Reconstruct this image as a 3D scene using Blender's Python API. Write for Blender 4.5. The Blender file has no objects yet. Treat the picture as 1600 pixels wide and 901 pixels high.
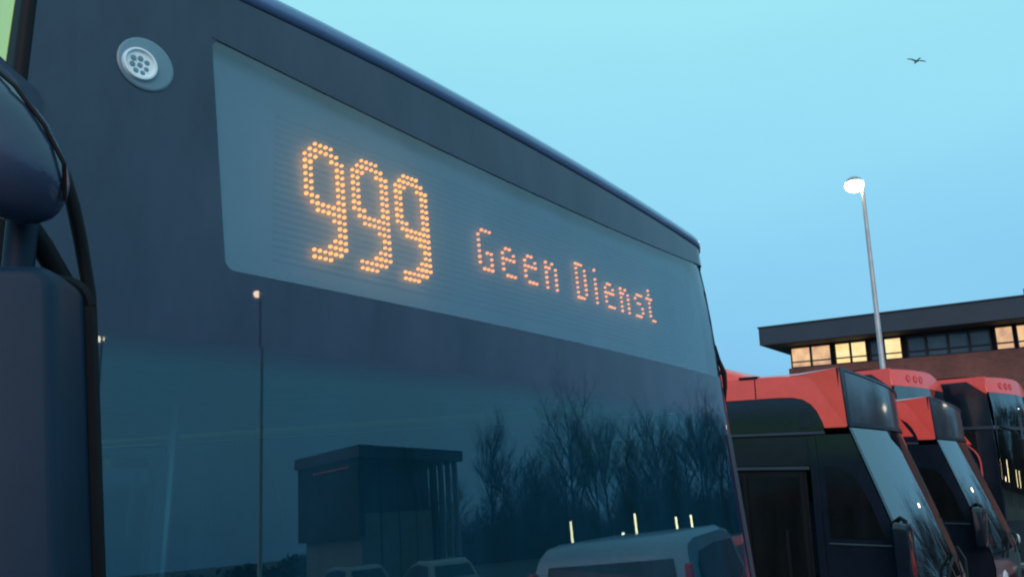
import bpy, math, random
from mathutils import Vector, Matrix
R = math.radians
random.seed(7)
scn = bpy.context.scene
COL = scn.collection

# ------------------------------------------------------------------ camera
cam_d = bpy.data.cameras.new("camera"); cam = bpy.data.objects.new("camera", cam_d); COL.objects.link(cam)
PITCH, ROLL, YAW = R(13.2), R(0.5), R(38.1)
fw0 = Vector((math.cos(YAW), math.sin(YAW), 0)); R0 = Vector((math.sin(YAW), -math.cos(YAW), 0)); U0 = Vector((0, 0, 1))
Fv = fw0*math.cos(PITCH) + U0*math.sin(PITCH); U1 = U0*math.cos(PITCH) - fw0*math.sin(PITCH)
Rv = R0*math.cos(ROLL) - U1*math.sin(ROLL); Uv = U1*math.cos(ROLL) + R0*math.sin(ROLL)
M = Matrix((Rv, Uv, -Fv)).transposed().to_4x4(); M.translation = Vector((0, 0, 2.05))
cam.matrix_world = M
cam_d.sensor_width = 36; cam_d.lens = 36*1250/1600; cam_d.clip_start = 0.02; cam_d.clip_end = 3000
scn.camera = cam
scn.cycles.filter_width = 2.1

# ------------------------------------------------------------------ world and sun
SUN_AZ = Vector((-0.78, -0.62, 0)).normalized(); SUN_EL = R(24)
w = bpy.data.worlds.new("World"); scn.world = w; w.use_nodes = True
nt = w.node_tree; nt.nodes.clear()
def N(t, typ, **kw):
    n = t.nodes.new(typ)
    for k, v in kw.items():
        if k in n.inputs.keys(): n.inputs[k].default_value = v
        else: setattr(n, k, v)
    return n
sky = N(nt, "ShaderNodeTexSky"); sky.sky_type = 'NISHITA'; sky.sun_disc = False
sky.sun_elevation = SUN_EL; sky.sun_rotation = math.atan2(SUN_AZ.x, SUN_AZ.y); sky.dust_density = 2.0
tc = N(nt, "ShaderNodeTexCoord"); sep = N(nt, "ShaderNodeSeparateXYZ")
nt.links.new(tc.outputs["Generated"], sep.inputs[0])
nz = N(nt, "ShaderNodeTexNoise", Scale=2.2, Detail=4.0)
mp = N(nt, "ShaderNodeMapping"); mp.inputs["Scale"].default_value = (1, 1, 3.0)
nt.links.new(tc.outputs["Generated"], mp.inputs[0]); nt.links.new(mp.outputs[0], nz.inputs["Vector"])
ma = N(nt, "ShaderNodeMath", operation='MULTIPLY_ADD'); ma.inputs[1].default_value = 0.16; ma.inputs[2].default_value = -0.08
nt.links.new(nz.outputs[0], ma.inputs[0])
ad = N(nt, "ShaderNodeMath", operation='ADD'); nt.links.new(sep.outputs[2], ad.inputs[0]); nt.links.new(ma.outputs[0], ad.inputs[1])
cr = N(nt, "ShaderNodeValToRGB")            # even layer of dusk cloud, brighter overhead than at the horizon
els = cr.color_ramp.elements
els[0].position = 0.0; els[0].color = (0.15, 0.44, 0.76, 1)
els[1].position = 1.0; els[1].color = (0.35, 0.79, 0.915, 1)
for p, c in ((0.16, (0.225, 0.58, 0.87, 1)), (0.34, (0.295, 0.71, 0.925, 1)), (0.52, (0.355, 0.82, 0.94, 1))):
    e = els.new(p); e.color = c
nt.links.new(ad.outputs[0], cr.inputs[0])
sc10 = N(nt, "ShaderNodeMixRGB", blend_type='MULTIPLY'); sc10.inputs[0].default_value = 1; sc10.inputs[2].default_value = (10.5, 10.5, 10.5, 1)
nt.links.new(cr.outputs[0], sc10.inputs[1])
mx = N(nt, "ShaderNodeMixRGB", blend_type='MIX'); mx.inputs[0].default_value = 0.9
nt.links.new(sky.outputs[0], mx.inputs[1]); nt.links.new(sc10.outputs[0], mx.inputs[2])
bg = N(nt, "ShaderNodeBackground"); bg.inputs[1].default_value = 0.1
nt.links.new(mx.outputs[0], bg.inputs[0])
nt.links.new(bg.outputs[0], N(nt, "ShaderNodeOutputWorld").inputs[0])

sd = bpy.data.lights.new("sun", 'SUN'); so = bpy.data.objects.new("sun", sd); COL.objects.link(so)
sd.energy = 1.4; sd.angle = R(50); sd.color = (1.0, 0.64, 0.56)
sv = Vector((SUN_AZ.x*math.cos(SUN_EL), SUN_AZ.y*math.cos(SUN_EL), math.sin(SUN_EL)))
so.rotation_euler = sv.to_track_quat('Z', 'Y').to_euler()

scn.view_settings.view_transform = 'Standard'; scn.view_settings.look = 'None'
scn.view_settings.exposure = 0; scn.view_settings.gamma = 1

# ------------------------------------------------------------------ materials
MATS = {}
def mat(name, col, rough=0.5, metal=0.0, ior=1.5, var=0.25, scale=6.0, rvar=0.1, bump=0.0, bscale=40.0, coat=0.0, emit=None, estr=0.0, col2=None, stretch=None):
    m = bpy.data.materials.new(name); m.use_nodes = True; t = m.node_tree
    b = t.nodes["Principled BSDF"]
    co = N(t, "ShaderNodeTexCoord")
    n1 = N(t, "ShaderNodeTexNoise", Scale=scale, Detail=6.0, Roughness=0.6)
    if stretch:
        ms = N(t, "ShaderNodeMapping"); ms.inputs["Scale"].default_value = stretch
        t.links.new(co.outputs["Object"], ms.inputs[0]); t.links.new(ms.outputs[0], n1.inputs["Vector"])
    else: t.links.new(co.outputs["Object"], n1.inputs["Vector"])
    r = N(t, "ShaderNodeValToRGB"); e = r.color_ramp.elements
    c2 = col2 or tuple(c*(1-var) for c in col)
    e[0].position = 0.32; e[0].color = (*c2, 1); e[1].position = 0.68; e[1].color = (*col, 1)
    t.links.new(n1.outputs[0], r.inputs[0]); t.links.new(r.outputs[0], b.inputs["Base Color"])
    mr = N(t, "ShaderNodeMapRange"); mr.inputs[3].default_value = max(0.0, rough-rvar*0.5); mr.inputs[4].default_value = min(1, rough+rvar*0.5)
    n2 = N(t, "ShaderNodeTexNoise", Scale=scale*2.3, Detail=4.0); t.links.new(co.outputs["Object"], n2.inputs["Vector"])
    t.links.new(n2.outputs[0], mr.inputs[0]); t.links.new(mr.outputs[0], b.inputs["Roughness"])
    b.inputs["Metallic"].default_value = metal; b.inputs["IOR"].default_value = ior
    b.inputs["Coat Weight"].default_value = coat; b.inputs["Coat Roughness"].default_value = 0.05
    if bump:
        n3 = N(t, "ShaderNodeTexNoise", Scale=bscale, Detail=5.0); t.links.new(co.outputs["Object"], n3.inputs["Vector"])
        bp = N(t, "ShaderNodeBump", Strength=bump, Distance=0.01); t.links.new(n3.outputs[0], bp.inputs["Height"])
        t.links.new(bp.outputs[0], b.inputs["Normal"])
    if emit:
        b.inputs["Emission Color"].default_value = (*emit, 1); b.inputs["Emission Strength"].default_value = estr
    MATS[name] = m; return m
def glass(name, tint, ior=1.9, rough=0.0, haze_film=0.0, haze_col=(0.3, 0.4, 0.45), gcol=(0.95, 1, 1), frit=None):
    """window glass: tinted transmission, mirror reflection growing towards grazing, road dirt, with haze and cabin light painted in as diffuse colour"""
    m = bpy.data.materials.new(name); m.use_nodes = True; t = m.node_tree; t.nodes.clear()
    tr = N(t, "ShaderNodeBsdfTransparent"); tr.inputs[0].default_value = (*tint, 1)
    gl = N(t, "ShaderNodeBsdfGlossy"); gl.inputs["Roughness"].default_value = rough; gl.inputs[0].default_value = (*gcol, 1)
    fr = N(t, "ShaderNodeFresnel"); fr.inputs[0].default_value = ior
    m1 = N(t, "ShaderNodeMixShader"); t.links.new(fr.outputs[0], m1.inputs[0]); t.links.new(tr.outputs[0], m1.inputs[1]); t.links.new(gl.outputs[0], m1.inputs[2])
    df = N(t, "ShaderNodeBsdfDiffuse"); df.inputs[0].default_value = (*haze_col, 1)  # painted veil: haze and cabin light put into this colour, besides road dirt
    co = N(t, "ShaderNodeTexCoord"); no = N(t, "ShaderNodeTexNoise", Scale=3.0, Detail=7.0, Roughness=0.65)
    mpn = N(t, "ShaderNodeMapping"); mpn.inputs["Scale"].default_value = (1.6, 1.6, 0.5)
    t.links.new(co.outputs["Object"], mpn.inputs[0]); t.links.new(mpn.outputs[0], no.inputs["Vector"])
    mr = N(t, "ShaderNodeMapRange"); mr.inputs[1].default_value = 0.3; mr.inputs[2].default_value = 0.75; mr.inputs[3].default_value = haze_film*0.5; mr.inputs[4].default_value = haze_film*1.5
    t.links.new(no.outputs[0], mr.inputs[0])
    m2 = N(t, "ShaderNodeMixShader"); t.links.new(mr.outputs[0], m2.inputs[0]); t.links.new(m1.outputs[0], m2.inputs[1]); t.links.new(df.outputs[0], m2.inputs[2])
    last = m2
    if frit:       # dotted black print fading out below the panel edge
        sx = N(t, "ShaderNodeSeparateXYZ"); t.links.new(co.outputs["Object"], sx.inputs[0])
        fm = N(t, "ShaderNodeMapRange", interpolation_type='SMOOTHSTEP'); fm.inputs[1].default_value = frit[0]; fm.inputs[2].default_value = frit[1]
        t.links.new(sx.outputs[2], fm.inputs[0])
        pb = N(t, "ShaderNodeBsdfPrincipled"); pb.inputs["Base Color"].default_value = (0.0145, 0.028, 0.067, 1); pb.inputs["Roughness"].default_value = 0.02; pb.inputs["IOR"].default_value = 1.55
        m3 = N(t, "ShaderNodeMixShader"); t.links.new(fm.outputs[0], m3.inputs[0]); t.links.new(m2.outputs[0], m3.inputs[1]); t.links.new(pb.outputs[0], m3.inputs[2]); last = m3
    t.links.new(last.outputs[0], N(t, "ShaderNodeOutputMaterial").inputs[0])
    MATS[name] = m; return m
mat("black_gloss", (0.024, 0.037, 0.086), 0.02, rvar=0.02, scale=5, ior=1.55, stretch=(1.5, 1.5, 0.5), col2=(0.009, 0.018, 0.050))
mat("black_side", (0.011, 0.016, 0.030), 0.22, rvar=0.12, var=0.3, scale=4, ior=1.45)
mat("bus_black", (0.009, 0.016, 0.030), 0.12, rvar=0.08, var=0.3, scale=3, ior=1.5)
mat("black_matt", (0.008, 0.012, 0.017), 0.5, ior=1.25, var=0.3, scale=9)
mat("mirror_plastic", (0.006, 0.024, 0.052), 0.5, ior=1.28, var=0.2, scale=7, bump=0.04, bscale=400)
mat("hood_plastic", (0.026, 0.046, 0.100), 0.26, coat=0.35, var=0.25, scale=7, bump=0.04, bscale=200)
mat("rail_grey", (0.035, 0.05, 0.075), 0.4, var=0.2)
mat("rubber", (0.007, 0.009, 0.013), 0.6, ior=1.25, var=0.3)
mat("roof_grey", (0.09, 0.20, 0.40), 0.2, var=0.2, scale=4, coat=0.8)
mat("lime", (0.58, 0.82, 0.06), 0.3, var=0.12, coat=0.5)
mat("red_paint", (0.93, 0.10, 0.078), 0.32, var=0.13, scale=5, coat=0.3, rvar=0.15)
mat("red_edge", (0.62, 0.045, 0.05), 0.4, var=0.15)
mat("interior_dark", (0.03, 0.035, 0.04), 0.7)
mat("interior_pale", (0.30, 0.36, 0.38), 0.6)
mat("seat_cloth", (0.05, 0.09, 0.13), 0.9, var=0.5, scale=30)
mat("steel", (0.55, 0.57, 0.6), 0.3, metal=1)
mat("galvanised", (0.42, 0.45, 0.48), 0.45, metal=0.35, scale=3)
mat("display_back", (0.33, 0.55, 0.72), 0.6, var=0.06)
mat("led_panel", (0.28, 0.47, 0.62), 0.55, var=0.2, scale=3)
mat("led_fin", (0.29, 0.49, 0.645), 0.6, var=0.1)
mat("led_amber", (0.3, 0.1, 0.02), 0.4, emit=(1.0, 0.285, 0.052), estr=3.2)
mat("led_pale", (0.3, 0.1, 0.02), 0.4, emit=(1.0, 0.30, 0.10), estr=2.0)
mat("badge_rim", (0.74, 0.92, 0.98), 0.3, var=0.1)
mat("badge_cup", (0.13, 0.25, 0.33), 0.35, var=0.1)
mat("badge_core", (0.14, 0.27, 0.34), 0.35, var=0.2)
mat("headlamp", (0.6, 0.65, 0.7), 0.15, var=0.2, scale=20)
mat("lamp_glow", (1, 0.9, 0.8), 0.4, emit=(1.0, 0.80, 0.58), estr=18)
mat("globe_glow", (1, 0.9, 0.8), 0.4, emit=(1.0, 0.86, 0.66), estr=9)
mat("tube_glow", (1, 0.9, 0.7), 0.4, emit=(1.0, 0.78, 0.42), estr=9)
mat("fascia", (0.030, 0.040, 0.062), 0.5, var=0.25, scale=0.6)
mat("soffit", (0.028, 0.03, 0.04), 0.8)
mat("frame_dark", (0.016, 0.02, 0.028), 0.7)
mat("concrete", (0.30, 0.29, 0.27), 0.85, scale=3, bump=0.2)
mat("pale_panel", (0.22, 0.26, 0.27), 0.6, scale=1.2)
mat("bark", (0.035, 0.03, 0.027), 0.9, scale=14, bump=0.4, var=0.5)
mat("twig", (0.03, 0.027, 0.024), 0.9, var=0.4)
mat("thicket", (0.045, 0.045, 0.03), 0.9, var=0.6, scale=0.7)
mat("evergreen", (0.02, 0.035, 0.02), 0.8, var=0.5, scale=2)
mat("van_paint", (0.42, 0.56, 0.74), 0.25, var=0.06, coat=0.5)
mat("car_paint", (0.28, 0.31, 0.34), 0.25, var=0.06, coat=0.5)
mat("tail_red", (0.6, 0.02, 0.03), 0.25, emit=(1, 0.05, 0.05), estr=0.08)
mat("tyre", (0.015, 0.015, 0.016), 0.85, var=0.3)
mat("alloy", (0.35, 0.36, 0.38), 0.35, metal=0.8)
mat("gull_grey", (0.26, 0.29, 0.31), 0.7)
mat("kerb", (0.34, 0.33, 0.32), 0.85, scale=8, bump=0.2)
mat("line_paint", (0.6, 0.6, 0.58), 0.7, var=0.3, scale=8)
glass("windscreen", (0.36, 0.64, 0.68), 1.9, 0.007, 0.13, (0.02, 0.20, 0.36), (0.72, 0.95, 1.0), (2.225, 2.285))  # blue-teal veil colour stands in for dim light from the cab
glass("display_glass", (0.80, 0.90, 0.94), 1.75, 0.015, 0.20, (0.20, 0.38, 0.51))  # painted haze evens out the pane and softens the shade behind it
glass("side_glass", (0.36, 0.46, 0.48), 1.6, 0.0, 0.02)
glass("bus_glass", (0.16, 0.22, 0.25), 2.5, 0.012, 0.018, (0.25, 0.32, 0.45))
glass("panel_glass", (0.10, 0.12, 0.15), 1.9, 0.09, 0.12, (0.24, 0.28, 0.36))
mat("car_glass", (0.018, 0.03, 0.036), 0.03, rvar=0.02, ior=1.32)
# asphalt
m = mat("asphalt", (0.055, 0.056, 0.058), 0.6, var=0.4, scale=1.5, rvar=0.5, bump=0.6, bscale=160)
# brick
def brick_mat():
    m = bpy.data.materials.new("brick"); m.use_nodes = True; t = m.node_tree; b = t.nodes["Principled BSDF"]
    co = N(t, "ShaderNodeTexCoord"); sx = N(t, "ShaderNodeSeparateXYZ"); cx = N(t, "ShaderNodeCombineXYZ")
    t.links.new(co.outputs["Object"], sx.inputs[0])
    s = N(t, "ShaderNodeMath", operation='ADD'); t.links.new(sx.outputs[0], s.inputs[0]); t.links.new(sx.outputs[1], s.inputs[1])
    t.links.new(s.outputs[0], cx.inputs[0]); t.links.new(sx.outputs[2], cx.inputs[1])
    br = N(t, "ShaderNodeTexBrick", Scale=1.0); t.links.new(cx.outputs[0], br.inputs["Vector"])
    br.inputs["Color1"].default_value = (0.24, 0.075, 0.055, 1); br.inputs["Color2"].default_value = (0.16, 0.055, 0.05, 1); br.inputs["Mortar"].default_value = (0.14, 0.10, 0.09, 1)
    br.inputs["Brick Width"].default_value = 0.22; br.inputs["Row Height"].default_value = 0.075; br.inputs["Mortar Size"].default_value = 0.008
    no = N(t, "ShaderNodeTexNoise", Scale=0.5, Detail=5.0); t.links.new(co.outputs["Object"], no.inputs["Vector"])
    mm = N(t, "ShaderNodeMixRGB", blend_type='OVERLAY'); mm.inputs[0].default_value = 0.5
    t.links.new(br.outputs[0], mm.inputs[1]); t.links.new(no.outputs[0], mm.inputs[2]); t.links.new(mm.outputs[0], b.inputs["Base Color"])
    b.inputs["Roughness"].default_value = 0.85; MATS["brick"] = m
brick_mat()
def lit_mat(name, c1, c2, s):
    """a lit office behind the pane: uneven warm light, blinds and furniture blurred to blotches"""
    m = bpy.data.materials.new(name); m.use_nodes = True; t = m.node_tree; b = t.nodes["Principled BSDF"]
    co = N(t, "ShaderNodeTexCoord"); no = N(t, "ShaderNodeTexNoise", Scale=1.7, Detail=3.0); t.links.new(co.outputs["Object"], no.inputs["Vector"])
    r = N(t, "ShaderNodeValToRGB"); e = r.color_ramp.elements
    e[0].position = 0.35; e[0].color = (*c1, 1); e[1].position = 0.65; e[1].color = (*c2, 1)
    t.links.new(no.outputs[0], r.inputs[0]); t.links.new(r.outputs[0], b.inputs["Emission Color"])
    b.inputs["Emission Strength"].default_value = s; b.inputs["Base Color"].default_value = (0.05, 0.05, 0.05, 1); b.inputs["Roughness"].default_value = 0.1
    MATS[name] = m
lit_mat("lit_warm", (0.62, 0.34, 0.20), (1.0, 0.62, 0.30), 0.95)
lit_mat("lit_gold", (0.95, 0.62, 0.22), (1.0, 0.80, 0.42), 1.15)
mat("unlit_pane", (0.07, 0.095, 0.13), 0.12, var=0.5, scale=0.6, ior=1.5)

# ------------------------------------------------------------------ helpers
def empty(name, loc, label=None, cat=None, group=None, rotz=0.0):
    o = bpy.data.objects.new(name, None); COL.objects.link(o)
    o.location = loc; o.rotation_euler = (0, 0, rotz); o.empty_display_size = 0.2
    tag(o, label, cat, group); return o
def tag(o, label=None, cat=None, group=None, kind=None):
    if label: o["label"] = label
    if cat: o["category"] = cat
    if group: o["group"] = group
    if kind: o["kind"] = kind
    return o
class MB:
    def __init__(s): s.v = []; s.f = []
    def add(s, vs, fs):
        k = len(s.v); s.v += [tuple(p) for p in vs]; s.f += [tuple(i+k for i in f) for f in fs]; return s
    def box(s, x0, x1, y0, y1, z0, z1):
        return s.add([(x0,y0,z0),(x1,y0,z0),(x1,y1,z0),(x0,y1,z0),(x0,y0,z1),(x1,y0,z1),(x1,y1,z1),(x0,y1,z1)],
                     [(0,3,2,1),(4,5,6,7),(0,1,5,4),(1,2,6,5),(2,3,7,6),(3,0,4,7)])
    def grid(s, rows, closed=False):
        n = len(rows[0]); vs = [p for r in rows for p in r]; fs = []
        for i in range(len(rows)-1):
            for j in range(n if closed else n-1):
                j2 = (j+1) % n
                fs.append((i*n+j, i*n+j2, (i+1)*n+j2, (i+1)*n+j))
        return s.add(vs, fs)
    def tube(s, pts, rad, seg=8, cap=True):
        pts = [Vector(p) for p in pts]; rads = rad if isinstance(rad, (list, tuple)) else [rad]*len(pts)
        rows = []; prev = None
        for i, p in enumerate(pts):
            d = (pts[min(i+1, len(pts)-1)] - pts[max(i-1, 0)]).normalized()
            a = prev if prev is not None else (Vector((0, 0, 1)) if abs(d.z) < 0.9 else Vector((1, 0, 0)))
            u = (a - d*a.dot(d)).normalized(); prev = u; v = d.cross(u)
            rows.append([p + (u*math.cos(2*math.pi*k/seg) + v*math.sin(2*math.pi*k/seg))*rads[i] for k in range(seg)])
        k = len(s.v); s.grid(rows, True)
        if cap:
            s.f.append(tuple(k+i for i in range(seg))[::-1]); b = k+(len(rows)-1)*seg; s.f.append(tuple(b+i for i in range(seg)))
        return s
    def lathe(s, prof, axis_o, axis_d, seg=24):
        o = Vector(axis_o); d = Vector(axis_d).normalized(); a = Vector((0, 0, 1)) if abs(d.z) < 0.9 else Vector((1, 0, 0))
        u = (a - d*a.dot(d)).normalized(); v = d.cross(u)
        rows = [[o + d*h + (u*math.cos(2*math.pi*k/seg) + v*math.sin(2*math.pi*k/seg))*max(r, 1e-4) for k in range(seg)] for r, h in prof]
        return s.grid(rows, True)
    def prism(s, poly, fn0, fn1):
        """poly: 2-D outline; fn0/fn1 map (a,b) to the two faces"""
        n = len(poly); vs = [fn0(*p) for p in poly] + [fn1(*p) for p in poly]
        fs = [tuple(range(n))[::-1], tuple(range(n, 2*n))] + [(i, (i+1) % n, n+(i+1) % n, n+i) for i in range(n)]
        return s.add(vs, fs)
    def build(s, name, m, parent=None, smooth=False, bevel=0.0, seg=2, solid=0.0, subsurf=0, angle=40):
        me = bpy.data.meshes.new(name); me.from_pydata([tuple(p) for p in s.v], [], s.f); me.validate(); me.update()
        o = bpy.data.objects.new(name, me); COL.objects.link(o)
        me.materials.append(MATS[m] if isinstance(m, str) else m)
        if smooth:
            for p in me.polygons: p.use_smooth = True
            me.set_sharp_from_angle(angle=R(angle))
        if solid:
            md = o.modifiers.new("solid", 'SOLIDIFY'); md.thickness = solid; md.offset = -1
        if bevel:
            md = o.modifiers.new("bevel", 'BEVEL'); md.width = bevel; md.segments = seg; md.limit_method = 'ANGLE'; md.angle_limit = R(35)
        if subsurf:
            md = o.modifiers.new("sub", 'SUBSURF'); md.levels = subsurf; md.render_levels = subsurf
        if parent: o.parent = parent
        return o
def fix_normals(o):
    import bmesh
    b = bmesh.new(); b.from_mesh(o.data); bmesh.ops.recalc_face_normals(b, faces=b.faces); b.to_mesh(o.data); b.free(); return o
def children(o): return [c for c in bpy.data.objects if c.parent == o]
def copy_tree(o, parent=None):
    c = o.copy(); COL.objects.link(c)
    if parent: c.parent = parent
    for ch in children(o): copy_tree(ch, c)
    return c
def lin(a, b, n): return [a + (b-a)*i/(n-1) for i in range(n)]
def interp(tab, z):
    if z <= tab[0][0]: return tab[0][1]
    for (a, ya), (b, yb) in zip(tab, tab[1:]):
        if z <= b: return ya + (yb-ya)*(z-a)/(b-a)
    return tab[-1][1]

# ------------------------------------------------------------------ setting: ground
g = MB().grid([[(x, y, 0) for x in lin(-400, 500, 10)] for y in lin(-400, 400, 10)]).build("ground", "asphalt"); tag(g, kind="structure")
bay = MB()
for i in range(9): bay.box(0.1+3.71*i-0.06, 0.1+3.71*i+0.06, 1.6, 14, 0.0, 0.004)
tag(bay.build("bay_markings", "line_paint"), kind="structure")
pv = MB().box(41.5, 45, -6, 17, 0.0, 0.12).build("pavement", "kerb", bevel=0.02); tag(pv, kind="structure")

# ------------------------------------------------------------------ near bus
XL = 0.42
def xr(z): return 3.15 - 0.17*(min(max(z, 1.2), 3.1)-2.0)
BX, BY = 1.75, 1.25
near = empty("city_bus", (BX, BY, 0), "black-fronted bus close to the camera with amber 999 display lit above its windscreen", "bus")
def corner(s, r):
    return 0.0 if s >= r else r - math.sqrt(max(0.0, r*r-(r-s)**2))
def fy(x, z, off=0.0):
    y = 1.228 + (z-2.05)*0.0524 + (x-1.74)**2/32 + off
    return y + corner(max(0.0, x-XL), 0.014) + corner(max(0.0, xr(z)-x), 0.12)
def L(x, y, z): return (x-BX, y-BY, z)
def span(z, u0, u1, n, full):
    """x positions across the front; the last ones crowd into the rounded corners"""
    return None
def patch(x0, x1, z0, z1, nx, nz, off=0.0):
    rows = []
    for z in lin(z0, z1, nz) if not callable(z0) else range(nz):
        rows.append([L(x, fy(x, z, off), z) for x in lin(x0, x1, nx)])
    return rows
def xs_full(z, a=None, b=None):
    X0 = XL if a is None else a; X1 = xr(z) if b is None else b
    out = [X0]
    if a is None: out += [XL+0.002, XL+0.005, XL+0.009, XL+0.014]
    lo = out[-1]; hi = X1-0.19 if b is None else X1
    out += lin(lo, hi, 14)[1:]
    if b is None: out += [X1-0.18, X1-0.15, X1-0.12, X1-0.09, X1-0.06, X1-0.04, X1-0.02, X1-0.01, X1-0.004, X1]
    return out
DX0, DX1, DZ0 = 0.735, 2.962, 2.42
def dz1(x):
    t = (x-DX0)/(DX1-DX0); return 2.874 - 0.006*t - 0.045*(1-(2*t-1)**2)
def seamz(x): return 2.980 - 0.026*max(0.0, x-1.1) - 0.035*min(1.0, max(0.0, (x-2.82)/0.18))**2
# black panel round the display: below, above, left and right of the opening
fp = MB()
def frow(zf, xs): return [L(x, fy(x, zf(x)), zf(x)) for x in xs]
xs0 = xs_full(2.6); Z0 = 2.285
mid = [DX0] + [x for x in xs0 if DX0+0.02 < x < DX1-0.02] + [DX1]
left = [XL+0.016, XL+0.05] + [x for x in xs0 if XL+0.1 < x < DX0-0.02] + [DX0]
right = [DX1 + (xr(2.6)-DX1)*t for t in (0, 0.15, 0.35, 0.55, 0.75, 0.9, 0.97, 1)]
def shiftx(x, z):  # keep the right corner on the leaning side
    if x < 1.3:        # the opening's left edge slants a little: its foot sits further in
        wgt = max(0.0, min((x-XL-0.05)/(DX0-XL-0.05), (1.3-x)/(1.3-DX0)))
        return x + wgt*0.050*min(1.0, max(0.0, (2.875-z)/0.455))
    return x if x <= DX1 else DX1 + (xr(z)-DX1)*(x-DX1)/(xr(2.6)-DX1)
def frow2(zf, xs):
    out = []
    for x in xs:
        z = zf(x); X = shiftx(x, z) if x != DX1 else x
        out.append(L(X, fy(X, z), z))
    return out
zbot = lambda x: Z0; zd0 = lambda x: DZ0; 
def blend(f, g2, t): return lambda x: f(x)*(1-t) + g2(x)*t
allx = left + mid[1:-1] + right
fp.grid([frow2(blend(zbot, zd0, t), allx) for t in (0, 0.5, 1)])
fp.grid([frow2(blend(dz1, seamz, t), mid) for t in (0, 0.5, 1)])
dzl = lambda x: dz1(DX0); dzr = lambda x: dz1(DX1)
fp.grid([frow2(blend(zd0, dzl, t), left) for t in lin(0, 1, 5)])
fp.grid([frow2(blend(zd0, dzr, t), right) for t in lin(0, 1, 5)])
fp.grid([frow2(blend(dzl, seamz, t), left) for t in (0, 1)])
fp.grid([frow2(blend(dzr, seamz, t), right) for t in (0, 1)])
r_ = 0.022
for cx_, cz_, sx, sz in ((DX0, DZ0, 1, 1), (DX1, DZ0, -1, 1), (DX0, dz1(DX0), 1, -1), (DX1, dz1(DX1), -1, -1)):
    pts = [(cx_, cz_)] + [(cx_+sx*r_*(1-math.sin(a)), cz_+sz*r_*(1-math.cos(a))) for a in lin(0, math.pi/2, 6)]
    pts = [(shiftx(x, z), z) for x, z in pts]
    fp.add([L(x, fy(x, z, 0.001), z) for x, z in pts], [(0, i, i+1) for i in range(1, 6)])
MB().tube([L(XL+0.010, fy(XL+0.02, z)+0.009, z) for z in lin(0.7, 2.965, 12)], 0.0125, 10).build("edge_seal", "rubber", near, smooth=True)
front_panel = fp.build("front_panel", "black_gloss", near, smooth=True, angle=50)
# destination display behind its glass
disp = MB()
BD = 0.040
def back_off(o): return [[L(x, fy(x, z, o), z) for x in lin(DX0-0.03, DX1+0.0, 16)] for z in (DZ0-0.03, 2.65, 2.90)]
disp.grid(back_off(BD))
for (xa, za), (xb, zb) in (((DX0-0.03, DZ0-0.03), (DX1, DZ0-0.03)), ((DX0-0.03, 2.90), (DX1, 2.90))):
    disp.grid([[L(x, fy(x, za, o), za) for x in lin(xa, xb, 16)] for o in (0.004, BD)])
for x in (DX0-0.03, DX1): disp.grid([[L(x, fy(x, z, o), z) for z in (DZ0-0.03, 2.90)] for o in (0.004, BD)])
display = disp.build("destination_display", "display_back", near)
PX0, PX1, PZ0, PZ1, PO = 0.895, 2.80, 2.462, 2.785, 0.034
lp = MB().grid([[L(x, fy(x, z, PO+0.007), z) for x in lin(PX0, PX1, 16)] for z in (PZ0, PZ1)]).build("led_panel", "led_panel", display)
fin = MB()
nrow = 22; pit = 0.0147
for i in range(nrow):
    z = PZ0 + 0.008 + i*pit
    a = [[L(x, fy(x, z, o), z+dz) for x in lin(PX0+0.01, PX1-0.01, 14)] for o, dz in ((PO+0.007, 0.003), (PO+0.0050, 0.003), (PO+0.0050, -0.003), (PO+0.007, -0.003))]
    fin.grid(a)
tag(fin.build("louvre_fin", "led_fin", display), kind="stuff")
GLYPH = {
 '9': ["..XXXX..",".XXXXXX.","XXX..XXX","XX....XX","XX....XX","XX....XX","XX....XX","XX....XX","XXX...XX",".XXXXXXX","..XXXXXX",".....XXX","......XX","......XX",".....XXX","....XXXX",".XXXXXX.",".XXXX..."],
 'G': [".XXX.","X....","X....","X....","X.XX.","X..X.","X..X.",".XXX."],
 'e': [None,None,".XX..","X..X.","XXXX.","X....","X....",".XXX."],
 'n': [None,None,"X.X..","XX.X.","X..X.","X..X.","X..X.","X..X."],
 'D': ["XXX..","X..X.","X..X.","X..X.","X..X.","X..X.","X..X.","XXX.."],
 'i': ["X....",".....","X....","X....","X....","X....","X....","X...."],
 's': [None,None,".XXX.","X....",".XX..","...X.","...X.","XXX.."],
 't': [".X...",".X...","XXX..",".X...",".X...",".X...",".X...","..XX."],
}
def glyph(ch, x0, ztop, px, pz, rad, name):
    b = MB(); rad0 = rad
    for r, row in enumerate(GLYPH[ch]):
        if not row: continue
        for c, k in enumerate(row):
            if k != 'X': continue
            rad = rad0*random.uniform(0.82, 1.08); z = ztop - r*pz; x = x0 + c*px + (ztop-z)*0.07
            y = fy(x, z, PO-0.009); n = 6
            ring = [(x+rad*math.cos(2*math.pi*q/n), z+rad*math.sin(2*math.pi*q/n)) for q in range(n)]
            vs = [L(a, y, d) for a, d in ring] + [L(a, y+0.006, d) for a, d in ring]
            b.add(vs, [tuple(range(n))] + [(q, (q+1) % n, n+(q+1) % n, n+q) for q in range(n)])
    o = b.build(name, "led_amber" if ch == "9" else "led_pale", display); tag(o, kind="stuff"); return o
for x0 in (0.966, 1.091, 1.217): glyph('9', x0, 2.743, 0.0137, 0.0147, 0.0036, "led_digit")
for ch, x0 in zip("GeenDienst", (1.503, 1.598, 1.695, 1.795, 1.956, 2.063, 2.122, 2.222, 2.322, 2.412)):
    glyph(ch, x0, 2.674, 0.0157, 0.0148, 0.0042, "led_letter")
dg = MB()
nx = 22
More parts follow.
